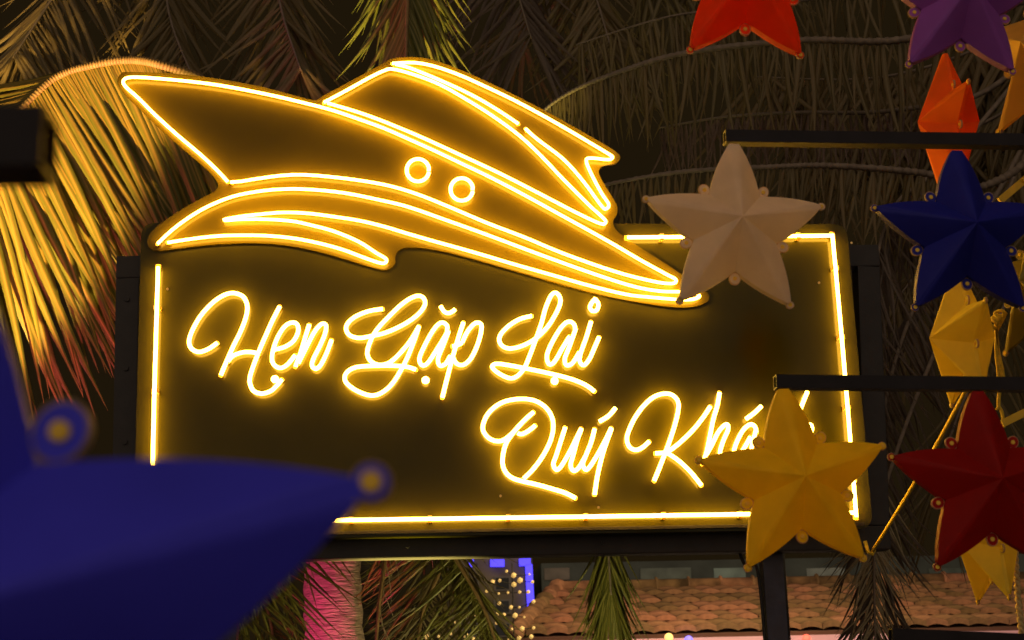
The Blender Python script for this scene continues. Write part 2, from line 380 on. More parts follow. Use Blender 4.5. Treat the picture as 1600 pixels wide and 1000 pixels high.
def star_body(R, d, gap, bulge=.026):
    V, Fc = [], []
    for th, sgn, pts, tip in star_arm_outline(R, bulge=bulge):
        for face in (-1, 1):
            base = len(V); rows = 5
            n = len(pts)
            ring = pts + [Vector((tip.x*.985, 0, tip.z*.985))]
            # apex
            for j in range(rows+1):
                f = j/rows
                for p in ring:
                    q = Vector((p.x*f, 0, p.z*f))
                    h = (1-f)*d
                    q.y = face*(gap/2 + h); V.append(q)
            m = len(ring)
            for j in range(rows):
                for i in range(m-1):
                    a, b, c, e = base+j*m+i, base+j*m+i+1, base+(j+1)*m+i+1, base+(j+1)*m+i
                    q = [b, c, e] if j == 0 else [a, b, c, e]
                    flip = (sgn > 0) ^ (face > 0)
                    Fc.append(q if not flip else q[::-1])
        # side wall
        base = len(V)
        for p in pts + [Vector((tip.x*.985,0,tip.z*.985))]:
            V.append(Vector((p.x, -gap/2, p.z))); V.append(Vector((p.x, gap/2, p.z)))
        for i in range(len(pts)):
            q = [base+2*i, base+2*i+1, base+2*i+3, base+2*i+2]
            Fc.append(q if sgn > 0 else q[::-1])
    return V, Fc
def disc_vf(c, r, y0, y1, seg=18, egg=0, ang=0):
    V = []
    for rr, yy in ((r*.86, y0-.0008), (r, y0), (r, y1), (r*.86, y1+.0008)):
        for k in range(seg):
            a = 2*math.pi*k/seg
            kx = rr*(1+egg*math.cos(a-ang)**2)
            V.append(c + Vector((kx*math.cos(a), yy, kx*math.sin(a))))
    Fc = [[k for k in range(seg)], [3*seg+k for k in range(seg)][::-1]]
    Fc += [[j*seg+k, (j+1)*seg+k, (j+1)*seg+(k+1) % seg, j*seg+(k+1) % seg] for j in range(3) for k in range(seg)]
    return V, Fc
RIVET = mat('eyelet_lit_yellow', (.96,.62,.04), rough=.4)  # strong yellow stands in for neon light shining through the eyelet holes
TEDGE = mat('tab_lit_edge', (.62,.46,.30), rough=.5, transl=.6)  # pale rim colour paints in the light caught by the tab edges
R0 = .25
BODY = mesh('star_body', *star_body(R0, .43*R0, .026), None, True)
BODY2 = mesh('folded_body', *star_body(R0, .42*R0, .012, .0), None, True)
BODY3 = mesh('thin_body', *star_body(R0, .43*R0, .006, .022), None, True)
EAR = mesh('ear_tab', *disc_vf(Vector((0,0,0)), .062*R0, -.003, .003, 20, .16, .4), None)
TIPT = mesh('tip_tab', *disc_vf(Vector((0,0,0)), .044*R0, -.003, .003), None)
RIV = mesh('rivet', *disc_vf(Vector((0,0,0)), .023*R0, -.0055, .0055, 12), RIVET)
def star_mat(name, col, transl=.45):
    return mat(name, col, rough=.55, spec=.25, var=.10, vscale=9, bump=.16, bscale=16, transl=transl)
CACHE = {}
def coloured(me, m):
    k = (me.name, m.name)
    if k not in CACHE:
        c = me.copy(); c.materials.clear(); c.materials.append(m); CACHE[k] = c
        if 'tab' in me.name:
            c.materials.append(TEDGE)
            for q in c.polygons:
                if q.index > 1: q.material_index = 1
    return CACHE[k]
def star(px, py, Y, Rpx, roll, m, label, yaw=0, tilt=0, tabs=True, toptab=False, R=None):
    """centre pixel, depth, radius in photo pixels; roll clockwise in degrees"""
    c = at(px, py, Y); k = (R or Rpx/ppm(c))/R0
    rot = Matrix.Rotation(math.radians(yaw), 4, 'Z') @ Matrix.Rotation(math.radians(tilt), 4, 'X') @ Matrix.Rotation(math.radians(roll), 4, 'Y') @ Matrix.Scale(k, 4)
    o = empty('star_lantern', c, label, 'star lantern', 'hanging star lanterns', rot)
    link('body', coloured(BODY2 if abs(yaw) > 30 else BODY3 if m.name == 'star_royal_blue' else BODY, m), o)
    if tabs:
        for a in range(5):
            th = math.pi/2 - a*2*math.pi/5
            for kind in ('tip', 'ear'):
                if kind == 'tip' and a == 0 and not toptab: continue
                ang = th if kind == 'tip' else th - math.pi/5
                rr = 1.012*R0 if kind == 'tip' else .55*R0
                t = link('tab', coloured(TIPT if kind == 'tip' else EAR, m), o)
                t.location = (math.cos(ang)*rr, 0, math.sin(ang)*rr)
                if kind == 'ear': t.rotation_euler = (0, -ang+.3, 0)
                link('rivet', RIV, t)
    return o
W_ = star_mat('star_white', (.82,.73,.64)); Yl = star_mat('star_yellow', (.95,.72,.018)); Rd = star_mat('star_red', (.40,.012,.008)); Bl = star_mat('star_blue', (.018,.022,.31), .15)
Og = star_mat('star_orange_red', (.95,.095,.004)); Pu = star_mat('star_purple', (.38,.11,.56), .2); Or = star_mat('star_orange', (.95,.22,.012), .45); Tn = star_mat('star_gold', (.85,.55,.12), .45); Lem = star_mat('star_lemon', (.95,.78,.08), .45); RB = star_mat('star_royal_blue', (.070,.068,.92), .1)
YS = -2.95
star(1147, 360, YS, 144, 3, W_, 'white star lantern overlapping the top border of the neon sign')
star(1242, 755, YS, 152, -3.5, Yl, 'golden yellow star lantern covering the end of the neon lettering')
star(1541, 759, YS, 152, 0, Rd, 'dark red star lantern hanging from the lower bar')
star(1504, 369, YS, 142, 1, Bl, 'navy blue star lantern hanging from the upper bar beside the white star')
star(1498, 4, YS, 136, 4.4, Pu, 'purple star lantern cut off by the top edge')
star(1163, -26, YS, 144, 3, Og, 'bright orange red star lantern cut off by the top edge')
star(-170, 1030, -6.13, 784, -1.5, RB, 'large blurred royal blue star lantern close to the camera')
star(1482, 190, -1.7, 110, 8, Or, 'orange star lantern turned nearly edge on below the purple star', yaw=-92)
star(1503, 528, -1.7, 117, 4, Lem, 'lemon yellow star lantern turned edge on below the navy blue star', yaw=-90)
star(1543, 842, -1.7, 114, 2, Lem, 'lemon yellow star lantern with two points showing under the red star', yaw=-90)
star(1640, 78, -2.2, 148, 14, Tn, 'tan gold star lantern behind the purple star at the picture edge', yaw=-62)
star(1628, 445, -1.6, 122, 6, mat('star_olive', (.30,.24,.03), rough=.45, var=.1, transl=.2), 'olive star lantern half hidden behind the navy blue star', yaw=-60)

# racks that carry the stars
BARM = mat('bar_steel', (.012,.009,.012), rough=.45, spec=.2, var=.3, vscale=15, bump=.08)
def hollow_bar(name, a, b, h, parent):
    d = (b-a).normalized(); s = d.cross(Vector((0,0,1))).normalized(); u = s.cross(d)
    V, Fc = [], []
    wl = h*.82
    rings = [(a+d*.05, wl), (a, wl), (a, h), (b, h)]
    for p, hh in rings:
        for i, j in ((-1,-1),(1,-1),(1,1),(-1,1)): V.append(p + s*hh*i + u*hh*j)
    for r in range(3):
        for k in range(4): Fc.append([r*4+k, r*4+(k+1) % 4, (r+1)*4+(k+1) % 4, (r+1)*4+k])
    Fc.append([3,2,1,0]); Fc.append([12,13,14,15])
    return wobj(name, V, Fc, BARM, parent)
rack = empty('star_rack', Vector((at(1790,500,YS).x, YS, 0)), 'dark metal rack whose horizontal bars hold the star lanterns', 'rack')
for y0, y1, x0 in ((-188,-180,1000), (215.5,222,1132), (597.5,602,1211), (993,1006,1391)):
    a = at(x0, y0, YS+(.0)); b = at(1790, y1+(y1-y0)*.3, YS)
    hollow_bar('bar', a, b, .0182, rack)
pz = at(1790,-190,YS)
V, Fc = bar_vf(Vector((pz.x+.02, YS, 0)), Vector((pz.x+.02, YS, pz.z+.05)), .03, .03, .004, Vector((0,1,0))); wobj('upright', V, Fc, BARM, rack)
rack2 = empty('star_rack', Vector((at(-900,300,-6.13).x, -6.13, 0)), 'thick dark bar end close to the camera holding the blurred blue star', 'rack')
hollow_bar('bar', at(78,228,-6.13), at(-900,232,-6.13), .0178, rack2)
pz = at(-900,232,-6.13)
V, Fc = bar_vf(Vector((pz.x-.02, -6.13, 0)), Vector((pz.x-.02, -6.13, pz.z+.1)), .02, .02, .003, Vector((0,1,0))); wobj('upright', V, Fc, BARM, rack2)

# guy line, knots, slats, twine
ROPE = mat('yellow_rope', (.72,.50,.03), rough=.6, var=.2, vscale=60, bump=.4, bscale=200)
a, b = at(1571,489,-1.5), at(1363,862,.06)
gl = empty('guy_line', b, 'taut yellow cord running from the star rack to the sign corner', 'cord')
P = [a.lerp(b, t)+Vector((0,0,-.03*math.sin(math.pi*t))) for t in [i/16 for i in range(17)]]
V, Fc = tube_vf(P, .0085, 7); wobj('cord', V, Fc, ROPE, gl, True)
V, Fc = tube_vf([b+Vector((-.03,0,.05)), b+Vector((-.02,0,0)), b+Vector((0,0,-.012)), b+Vector((.01,0,.01))], .009, 7); wobj('hook', V, Fc, ROPE, gl, True)
kn = empty('frayed_rope', at(1557,500,-1.5), 'frayed yellow rope end dangling from the knot on the cord', 'rope')
def hang(pts, r, name, parent, m=ROPE, Y=-1.5):
    V, Fc = tube_vf(catmull([at(x, y, Y) for x, y in pts], n=4), r, 6); return wobj(name, V, Fc, m, parent, True)
for k, S in enumerate(([(1572,488),(1562,497),(1556,505),(1558,540),(1562,575),(1567,598)], [(1556,500),(1559,540),(1566,575),(1570,600)], [(1558,503),(1556,545),(1560,590),(1561,630),(1557,640)], [(1562,612),(1560,632),(1566,645),(1569,668)])):
    hang(S, .006 if k < 3 else .007, 'strand', kn)
for dx, dy in ((0,0),(-5,6),(4,-7)):
    c = at(1558+dx, 500+dy, -1.51)
    Vk = catmull([c+Vector((.016*math.cos(q), -.012*math.sin(2*q), .018*math.sin(q))) for q in [2*math.pi*i/8 for i in range(8)]], n=3, closed=True)
    V, Fc = tube_vf(Vk, .007, 6, True); wobj('knot', V, Fc, ROPE, kn, True)
tw = empty('twine', at(1588,860,-1.6), 'pale twisted twine hanging beside the red star', 'rope')
for ph in (0, math.pi):
    P = []
    for i in range(60):
        t = i/59; q = at(1586+14*t**1.5, 845+175*t, -1.6); P.append(q+Vector((.006*math.cos(ph+i*.9), .006*math.sin(ph+i*.9), 0)))
    V, Fc = tube_vf(P, .007, 5); wobj('strand', V, Fc, mat('pale_twine', (.62,.47,.22), rough=.8, var=.2, vscale=80), tw, True)
SLAT = mat('yellow_slat', (.78,.50,.02), rough=.5, var=.1, vscale=20)
for (x0, y0), (x1, y1), lab in (((1562,314),(1650,240),'yellow slat poking in beside the navy blue star'), ((1566,662),(1680,606),'yellow slat poking in beside the red star')):
    a, b = at(x0, y0, -1.9), at(x1, y1, -1.9)
    s = empty('bamboo_slat', a, lab, 'slat', 'yellow slats at the picture edge')
    V, Fc = bar_vf(a, b, .006, .013, .002); wobj('strip', V, Fc, SLAT, s)
    c = a.lerp(b, .42)+Vector((0,-.01,0)); V, Fc = disc_vf(c, .009, -.004, .004, 12); wobj('eyelet', V, Fc, RIVET, s)

# ------------------------------------------------------------------ palms
def leaf_mesh(name, cy, cz, hw=.0125, n=7):
    V, Fc = [], []
    for i in range(n+1):
        t = i/n
        wv = hw*(min(1, .35+t*4)*(1-max(0,(t-.35)/.65)**1.6)) + .0008
        y = cy*t*t; z = -cz*t*t
        V += [(t, y+wv, z-.35*wv), (t, y, z+.2*wv), (t, y-wv, z-.35*wv)]
    for i in range(n):
        a = 3*i; Fc += [[a, a+1, a+4, a+3], [a+1, a+2, a+5, a+4]]
    return V, Fc
LEAFM = {}
def ribbed(me):
    a = me.attributes.new('rib', 'FLOAT', 'POINT')
    a.data.foreach_set('value', [1.0 if i % 3 == 1 else 0.0 for i in range(len(me.vertices))]); return me
def leafm(name, col, var=.25, objrand=.25, col2=None, rib=None):
    return mat(name, col, rib=rib, rough=.45, spec=.4, var=var, vscale=6, transl=.25, objrand=objrand, col2=col2, stretch=(3,40,40))
LF_Y = leafm('leaf_golden', (.13,.125,.014), rib=(.46,.27,.05)); LF_G = leafm('leaf_green', (.12,.125,.018), rib=(.28,.24,.05)); LF_D = leafm('leaf_dusk', (.150,.110,.038), rib=(.22,.17,.08)); LF_B = leafm('leaf_dry', (.15,.105,.075)); LF_P = leafm('leaf_pale', (.36,.31,.18))
RACH = mat('rachis', (.24,.15,.055), rough=.6, var=.25, vscale=20); RACHD = mat('rachis_dusk', (.20,.155,.115), rough=.7, var=.25, vscale=20)
VARS = [(cy, cz) for cy in (-.18, -.06, .06, .18) for cz in (-.06, .10)]
def leaf_variant(i, m, hw):
    k = (i, m.name, hw)
    if k not in LEAFM: LEAFM[k] = (ribbed(mesh('leaflet', *leaf_mesh('leaflet', *VARS[i], hw=hw), m, True)), leaf_mesh('leaflet', *VARS[i], hw=hw))
    return LEAFM[k]
def leaf_matrix(p, d, up, L):
    x = d.normalized(); z = (up - x*up.dot(x)).normalized(); y = z.cross(x)
    m = Matrix((x*L, y*L, z*L)).transposed().to_4x4(); m.translation = p; return m
def frond(palm, pts, n, dirf, lenf, m, rm, r0=.016, single=True, hw=.0125, jit=.07, sides=(0,1), face=Vector((0,-1,.15)), vs=None, t0=.02, uj=.35, bead=0, lr=(.85,1.1)):
    P = catmull(pts, n=60 if bead else 10)
    V, Fc = tube_vf(P, lambda t: (r0*(1-.8*t)+.002)*(1+bead*(math.sin(t*n*2*math.pi) > .2)), 6)
    fr = wobj('frond', V, Fc, rm, palm, True)
    LV, LFc = [], []
    for k in range(n):
        t = t0 + (1-t0)*(k+.5+random.uniform(-.25,.25))/n
        i = min(len(P)-2, int(t*(len(P)-1))); p = P[i].lerp(P[i+1], t*(len(P)-1)-i); tan = (P[i+1]-P[i]).normalized()
        for s in sides:
            d = dirf(t, s, tan, p)
            if d is None: continue
            d = d.normalized() + Vector([random.gauss(0, jit) for _ in range(3)])
            L = lenf(t, s)*random.uniform(*lr)
            up = face + Vector([random.gauss(0, uj) for _ in range(3)])
            mw = leaf_matrix(p, d, up, L)
            me, vf = leaf_variant(random.choice(vs or range(8)), m, hw)
            if single: link('leaflet', me, fr, mw)
            else:
                b = len(LV); LV += [mw @ Vector(v) for v in vf[0]]; LFc += [[q+b for q in f] for f in vf[1]]
    if not single:
        o = wobj('leaflets', LV, LFc, m, fr, True); o['kind'] = 'stuff'; ribbed(o.data)
    return fr
def trunk(palm, base, top, r0, r1, m, rings=60):
    V, Fc = tube_vf([base.lerp(top, i/rings)+Vector((.03*math.sin(i*.13), 0, 0)) for i in range(rings+1)],
                    lambda t: (r0+(r1-r0)*t)*(1+.035*math.sin(t*rings*math.pi*.98)+random.uniform(-.012,.012)), 16)
    return wobj('trunk', V, Fc, m, palm, True)
def gen_dir(spread=.8, fwd=.5, down=.5):
    def f(t, s, tan, p):
        side = tan.cross(Vector((0,0,1)))
        side = side.normalized() if side.length > .05 else Vector((1,0,0))
        return tan*fwd + side*(spread if s else -spread) + Vector((0,0,-down))
    return f
def pd(x, y): return RT*x - UP*y                # picture direction, y down
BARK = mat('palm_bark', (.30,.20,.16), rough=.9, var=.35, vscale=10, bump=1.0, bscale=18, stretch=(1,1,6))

# palm whose trunk shows under the sign; its crown is behind the panel
pA = empty('coconut_palm', Vector((at(530,940,1.9).x, 1.9, 0)), 'coconut palm with pink lit trunk under the sign and golden frond at its left', 'palm tree', 'palm trees')
bA = at(531,940,1.9); crownA = at(525,380,1.6)
trunk(pA, Vector((bA.x,1.9,0)), Vector((crownA.x,1.7,crownA.z)), .175, .15, BARK)
YL = .62
LP = [(500,330,1.3),(400,190,.95),(320,128,.75),(250,101,YL),(200,94,YL),(140,103,YL),(86,122,YL),(35,168,YL-.02),(-30,232,YL-.05),(-110,330,YL-.1),(-190,460,YL-.15)]
def dl(t, s, tan, p):
    x = 800 + F*((p-CAM).dot(RT))/((p-CAM).dot(FWD))
    if s == 1:
        tab = [(-200,.10,1),(-100,.20,1),(-30,.34,.95),(40,.46,.88),(90,.52,.85),(150,.46,.89),(220,.40,.9),(330,.35,.95),(600,.3,.95)]
        for (xa, a, b), (xb, c, d) in zip(tab, tab[1:]):
            if x <= xb:
                f = max(0, min(1, (x-xa)/(xb-xa))); return pd(a+(c-a)*f, b+(d-b)*f)+Vector((0,-.05,0))
        return None
    if x > 190: return None
    return pd(-1, .02+.10*random.random())+Vector((0,.5,0))
frond(pA, [at(*q) for q in LP], 130, dl, lambda t, s: (1.45 if s else .8), LF_Y, RACH, r0=.03, hw=.0165, jit=.022, t0=.12, vs=[2,3,4,5], uj=.16, bead=.12)
frond(pA, [at(x+45, y+25, Y+.35) for x, y, Y in LP], 110, dl, lambda t, s: (1.3 if s else .8), LF_G, RACH, r0=.025, single=False, hw=.020, jit=.05, t0=.12, vs=[2,3,4,5], uj=.25)
# lower fronds of the same palm seen below the sign
def low(pts, n, d, L, m, single=False, **k): return frond(pA, [at(*q) for q in pts], n, d, lambda t, s: L*(1-.4*t), m, RACH, r0=.02, single=single, **k)
low([(500,600,1.6),(440,760,1.3),(400,870,1.1),(370,960,1.0),(350,1080,.95)], 34, lambda t,s,tan,p: pd(.75,.75) if s else pd(.25,1), .75, LF_G, True, vs=[2,3,4,5])
low([(560,560,1.8),(640,720,1.7),(700,850,1.7),(760,960,1.7),(800,1100,1.7)], 90, lambda t,s,tan,p: pd(-.75,.75) if s else pd(.35,1), .8, LF_G, jit=.12)
low([(520,560,2.3),(430,700,2.2),(380,840,2.1),(420,960,2.1),(440,1100,2.1)], 70, lambda t,s,tan,p: pd(.6,.6) if s else pd(-.2,1), .7, LF_G, jit=.2)
low([(560,600,2.6),(660,760,2.6),(690,870,2.6),(660,960,2.6),(640,1100,2.6)], 80, lambda t,s,tan,p: pd(.6,.8) if s else pd(-.7,.7), .8, LF_D, jit=.2)
low([(560,600,1.6),(600,760,1.5),(602,860,1.5),(592,950,1.5),(585,1040,1.5)], 16, lambda t,s,tan,p: pd(.7,-.5) if s else pd(.2,1), .3, LF_P, jit=.15)

# tall palm whose crown is above the picture
pC = empty('coconut_palm', Vector((at(530,940,3.6).x, 3.6, 0)), 'tall coconut palm with a frond hanging over the boat cabin', 'palm tree', 'palm trees')
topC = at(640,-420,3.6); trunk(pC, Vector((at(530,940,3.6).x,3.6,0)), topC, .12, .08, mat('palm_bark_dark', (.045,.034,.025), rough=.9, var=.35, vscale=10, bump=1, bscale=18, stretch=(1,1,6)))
frond(pC, [topC, at(640,-520,2.4), at(638,-330,1.4), at(637,-140,.9), at(637,-20,.7), at(635,70,.62), at(634,150,.6)], 84,
      lambda t,s,tan,p: pd((.42-.10*t)*(1 if s else -1)*(1.25-.7*random.random()), 1), lambda t,s: 1.0-.55*t, LF_G, RACH, r0=.022, hw=.022, jit=.05, t0=.35, uj=.2)
for k, (x1, y1, x2, y2, x3, y3) in enumerate(((300,-330,120,-60,20,90), (330,-300,260,-40,300,120), (420,-300,430,-40,470,110), (640,-380,760,-150,830,60), (700,-330,880,-120,960,90), (180,-330,-80,-150,-200,20))):
    frond(pC, [topC, at(x1,y1,3.2), at(x2,y2,2.6), at(x3,y3,2.3)], 84, (lambda t,s,tan,p: pd((.5 if s else -.6), .9)), lambda t,s: 1.0-.3*t, LF_D if k not in (3,) else LF_B, RACHD, single=False, hw=.020, jit=.12)

# palm at the right whose fronds arch across to the left
xB = at(1760,500,2.6)
pB = empty('coconut_palm', Vector((xB.x, 2.6, 0)), 'coconut palm with dusky fronds arching in from the right behind the stars', 'palm tree', 'palm trees')
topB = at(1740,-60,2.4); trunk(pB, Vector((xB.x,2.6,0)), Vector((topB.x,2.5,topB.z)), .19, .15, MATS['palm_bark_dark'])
def hangd(dx): return lambda t,s,tan,p: pd(dx+(-.10 if s else .06), 1)
frond(pB, [topB, at(1600,0,1.9), at(1420,60,1.7), at(1250,63,1.6), at(1075,82,1.55), at(960,115,1.5), at(880,150,1.5), at(830,190,1.5)], 84, hangd(.03), lambda t,s: .60-.28*t, LF_D, RACHD, r0=.026, hw=.024, jit=.08, sides=(0,1), t0=.22, single=True, uj=.3, lr=(.6,1.35), bead=.22)
frond(pB, [topB, at(1640,200,1.7), at(1540,290,1.4), at(1440,270,1.25), at(1300,259,1.2), at(1200,261,1.2), at(1060,269,1.2), at(940,290,1.2), at(900,305,1.2)], 84, hangd(-.10), lambda t,s: .42-.10*t, LF_D, RACHD, r0=.024, hw=.026, jit=.075, t0=.25, single=True, uj=.3, lr=(.6,1.35), bead=.22)
frond(pB, [topB, at(1560,130,2.2), at(1400,172,2.1), at(1240,176,2.0), at(1130,183,2.0), at(1030,200,2.0)], 54, hangd(.05), lambda t,s: .45-.1*t, LF_B, RACHD, r0=.02, single=False, hw=.02, jit=.12, t0=.3)
frond(pB, [topB, at(1560,-140,2.3), at(1380,-30,2.2), at(1200,8,2.2), at(1050,25,2.2), at(900,70,2.2)], 60, hangd(.1), lambda t,s: .7-.2*t, LF_D, RACHD, single=False, hw=.018, jit=.12, t0=.2)
for (x1, y1, x2, y2, x3, y3, Yk) in ((1500,-180,1250,-120,1000,-20,3.0), (1560,60,1380,120,1180,120,2.9), (1600,150,1450,215,1250,225,2.8), (1640,60,1520,140,1440,330,2.9), (1400,-260,1050,-160,800,40,3.1), (1600,250,1500,340,1400,470,2.6)):
    frond(pB, [topB, at(x1,y1,Yk-.2), at(x2,y2,Yk), at(x3,y3,Yk)], 80, (lambda t,s,tan,p: pd((.35 if s else -.45), 1)), lambda t,s: 1.0-.3*t, LF_D, RACHD, single=False, hw=.020, jit=.16, lr=(.6,1.3))
# dry hanging fronds at the right of the sign
frond(pB, [topB, at(1500,230,1.9), at(1400,320,1.5), at(1365,430,1.3), at(1350,560,1.2), at(1345,680,1.2)], 60, lambda t,s,tan,p: pd(.30*(1 if s else -.2), 1), lambda t,s: .8-.2*t, LF_B, RACHD, single=False, hw=.012, jit=.16, t0=.3)
frond(pB, [topB, at(1560,300,2.0), at(1460,420,1.7), at(1400,560,1.5), at(1370,720,1.4), at(1365,880,1.35), at(1368,1010,1.3)], 80, lambda t,s,tan,p: pd(.55*(1 if s else -.7), 1), lambda t,s: .75-.25*t, LF_B, RACHD, single=False, hw=.014, jit=.1, t0=.3)
frond(pB, [topB, at(1560,330,2.0), at(1440,600,1.5), at(1372,800,1.0), at(1366,880,.95), at(1368,1010,.9)], 36, lambda t,s,tan,p: pd(.45*(1 if s else -1.3), 1), lambda t,s: .42-.1*t, LF_P, RACHD, single=False, hw=.014, jit=.08, t0=.55)
frond(pB, [topB, at(1640,300,2.2), at(1560,500,2.0), at(1500,640,1.9), at(1460,760,1.9)], 56, lambda t,s,tan,p: pd(.5*(1 if s else -.8), 1), lambda t,s: .9-.25*t, LF_D, RACHD, single=False, hw=.014, jit=.13, t0=.2)
# frond tip hanging in front of the tiled roof
frond(pC, [topC, at(760,-300,3.4), at(900,200,2.6), at(945,700,2.2), at(950,850,2.1), at(955,930,2.1)], 60, lambda t,s,tan,p: pd(.22*(1 if s else -.9), 1), lambda t,s: .62-.1*t, LF_G, RACHD, single=False, hw=.016, jit=.06, t0=.7)

# ------------------------------------------------------------------ tiled house, far building
YR, YE = 13.0, 10.2
rz = at(1100,921,YR); ez = at(1100,990,YE)
xl, xr = at(872,922,YR).x, at(1640,918,YR).x
xe = at(812,996,YE).x; zr, ze = rz.z, ez.z
house = empty('tiled_house', Vector(((xl+xr)/2, YE, 0)), 'low house with terracotta tiled roof and pink lit eave below the sign', 'house')
TILE = mat('terracotta', (.32,.17,.078), rough=.85, var=.6, vscale=5, bump=.3, bscale=30, objrand=.35)
WALL = mat('house_wall', (.42,.36,.38), rough=.9, var=.1, vscale=3)
V, Fc = box_vf(Vector(((xe+.4+xr)/2, YR+.2, ze/2-.05)), (xr-xe-.4)/2, YR-YE-.1, ze/2-.06); wobj('wall', V, Fc, WALL, house)
roof = wobj('roof', [(xe,YE,ze),(xr,YE,ze),(xr,YR,zr),(xl,YR,zr),(xl,YR+.05,zr-.1),(xr,YR+.05,zr-.1),(xr,YE+.05,ze-.1),(xe,YE+.05,ze-.1)],
            [[0,1,2,3],[3,2,5,4],[7,6,1,0],[0,3,4,7],[1,6,5,2],[4,5,6,7]], mat('roof_deck', (.16,.08,.05), rough=.9), house)
tw_ = .235; rows = 5
slope = Vector((0, YR-YE, zr-ze)); sl = slope.length; sd = slope.normalized(); sn = Vector((0,-sd.z,sd.y))
def tile_vf(L):
    V, Fc = [], []
    n = 6
    for y, h in ((0,.055),(L,.0)):
        for lay in (0, -.06):
            for i in range(n+1):
                u = i/n; z = .028*math.sin(u*math.pi)
                V.append(Vector(((u-.5)*tw_*1.02, 0, 0)) + sd*y + sn*(z+h+lay+.02))
    m = n+1
    for i in range(n):
        Fc += [[i, i+1, 2*m+i+1, 2*m+i], [i, m+i, m+i+1, i+1]]
    return V, Fc
TL = sl/rows
TM = mesh('tile', *tile_vf(TL*1.12), TILE)
for r in range(rows):
    f = r/rows; x0 = xe+(xl-xe)*(f+.5/rows)
    k = 0
    x = xr - tw_/2 - (tw_/2 if r % 2 else 0)
    while x > x0+.02:
        o = link('tile', TM, roof, Matrix.Translation(Vector((x+random.uniform(-.012,.012), YE, ze)) + slope*f + sn*random.uniform(0,.012)) @ Matrix.Rotation(random.uniform(-.02,.02), 4, 'Y'))
        x -= tw_
def cap_vf(a, b, r):
    return tube_vf([a, a.lerp(b,.06), a.lerp(b,.1), b], lambda t: r*1.35 if t < .5 else r, 10)
x = xl; 
while x < xr:
    V, Fc = cap_vf(Vector((x,YR,zr+.06)), Vector((x+.42,YR,zr+.06)), .085); wobj('ridge_cap', V, Fc, TILE, roof, True); x += .42
hp = [Vector((xl,YR,zr+.05)).lerp(Vector((xe-.05,YE-.05,ze+.05)), i/6) for i in range(7)]
for a, b in zip(hp, hp[1:]):
    V, Fc = cap_vf(a, b, .095); wobj('hip_cap', V, Fc, TILE, roof, True)
V, Fc = box_vf(Vector(((xe+xr)/2+.1, YE+.03, ze-.10)), (xr-xe)/2-.1, .02, .06, None, .004); wobj('fascia', V, Fc, mat('fascia_pink', (.7,.42,.5), rough=.6), house)
V, Fc = tube_vf([Vector((xe+.15,YE-.06,ze-.17)), Vector((xr,YE-.06,ze-.17))], .018, 8); wobj('light_strip', V, Fc, mat('pink_strip', (.8,.3,.5), emis=(1,.34,.55), estr=.8), house)
for px, py, c, nm in ((1076,1000,(.25,.2,1),'lamp'), (1045,996,(1,.6,.2),'lamp'), (1260,998,(1,.15,.1),'lamp')):
    p = at(px, py, YE-.1); bm = bmesh.new(); bmesh.ops.create_icosphere(bm, subdivisions=2, radius=.05); bm.verts.index_update()
    wobj(nm, [p+v.co for v in bm.verts], [[v.index for v in f.verts] for f in bm.faces], mat('lamp_%d' % px, c, emis=c, estr=1.2), house, True); bm.free()

# far building with a blue light outline
YF = 17.0
fb = empty('far_building', Vector((at(760,1000,YF).x, YF, 0)), 'pale building with blue light outline seen behind the hanging palm fronds', 'building')
p0, p1 = at(700,868,YF), at(832,868,YF)
V, Fc = box_vf(Vector(((p0.x+p1.x)/2, YF+2, p1.z/2)), (p1.x-p0.x)/2, 1.95, p1.z/2, None, .02); wobj('wall', V, Fc, mat('far_wall', (.22,.18,.10), rough=.9, var=.3, vscale=3), fb)
BLUE = mat('blue_strip', (.2,.2,.9), emis=(.06,.04,1), estr=1.6)
for (xa, ya), (xb, yb) in (((826,882),(830,958)), ((766,880),(788,880)), ((811,879),(829,878)), ((733,880),(740,880))):
    V, Fc = bar_vf(at(xa,ya,YF-.03), at(xb,yb,YF-.03), .03, .055); wobj('light_strip', V, Fc, BLUE, fb)
for r in range(3):
    for c in range(2):
        a = at(735+c*50, 912+r*36, YF); V, Fc = box_vf(a+Vector((0,.03,0)), .13, .05, .11); wd = wobj('window', V, Fc, mat('far_frame', (.2,.18,.15)), fb)
        V, Fc = box_vf(a+Vector((0,-.025,0)), .10, .008, .085); wobj('pane', V, Fc, mat('far_glass', (.03,.035,.04), rough=.1), wd)
fn = empty('fairy_lights', Vector((at(740,1000,9).x, 9, 0)), 'net of warm fairy lights glowing between the palm fronds under the sign', 'fairy lights')
BULB = mat('warm_bulb', (.9,.7,.3), emis=(1,.58,.15), estr=.45)
bm = bmesh.new(); bmesh.ops.create_icosphere(bm, subdivisions=1, radius=.026); bm.verts.index_update()
BM = mesh('bulb', [v.co.copy() for v in bm.verts], [[v.index for v in f.verts] for f in bm.faces], BULB, True); bm.free()
WIRE = mat('dark_wire', (.03,.03,.02), rough=.7)
row = []
for r in range(7):
    line = []
    for c in range(11):
        x = 655+c*17+(r % 2)*8+random.uniform(-6,6); y = 893+r*17+random.uniform(-6,6)
        if x < 800-(r+1)*19: continue
        p = at(x, y, 9+random.uniform(-.1,.1)); line.append(p)
        link('bulb', BM, fn, Matrix.Translation(p) @ Matrix.Scale(random.uniform(.5,1.3), 4))
    if len(line) > 1:
        V, Fc = tube_vf([p+Vector((0,.03,0)) for p in line], .004, 4); wobj('wire', V, Fc, WIRE, fn)
# vertical wires that carry the net
for x in (690,745,800):
    V, Fc = tube_vf([at(x,880,9.1), Vector((at(x,880,9.1).x, 9.1, 0))], .006, 5); wobj('wire', V, Fc, WIRE, fn)
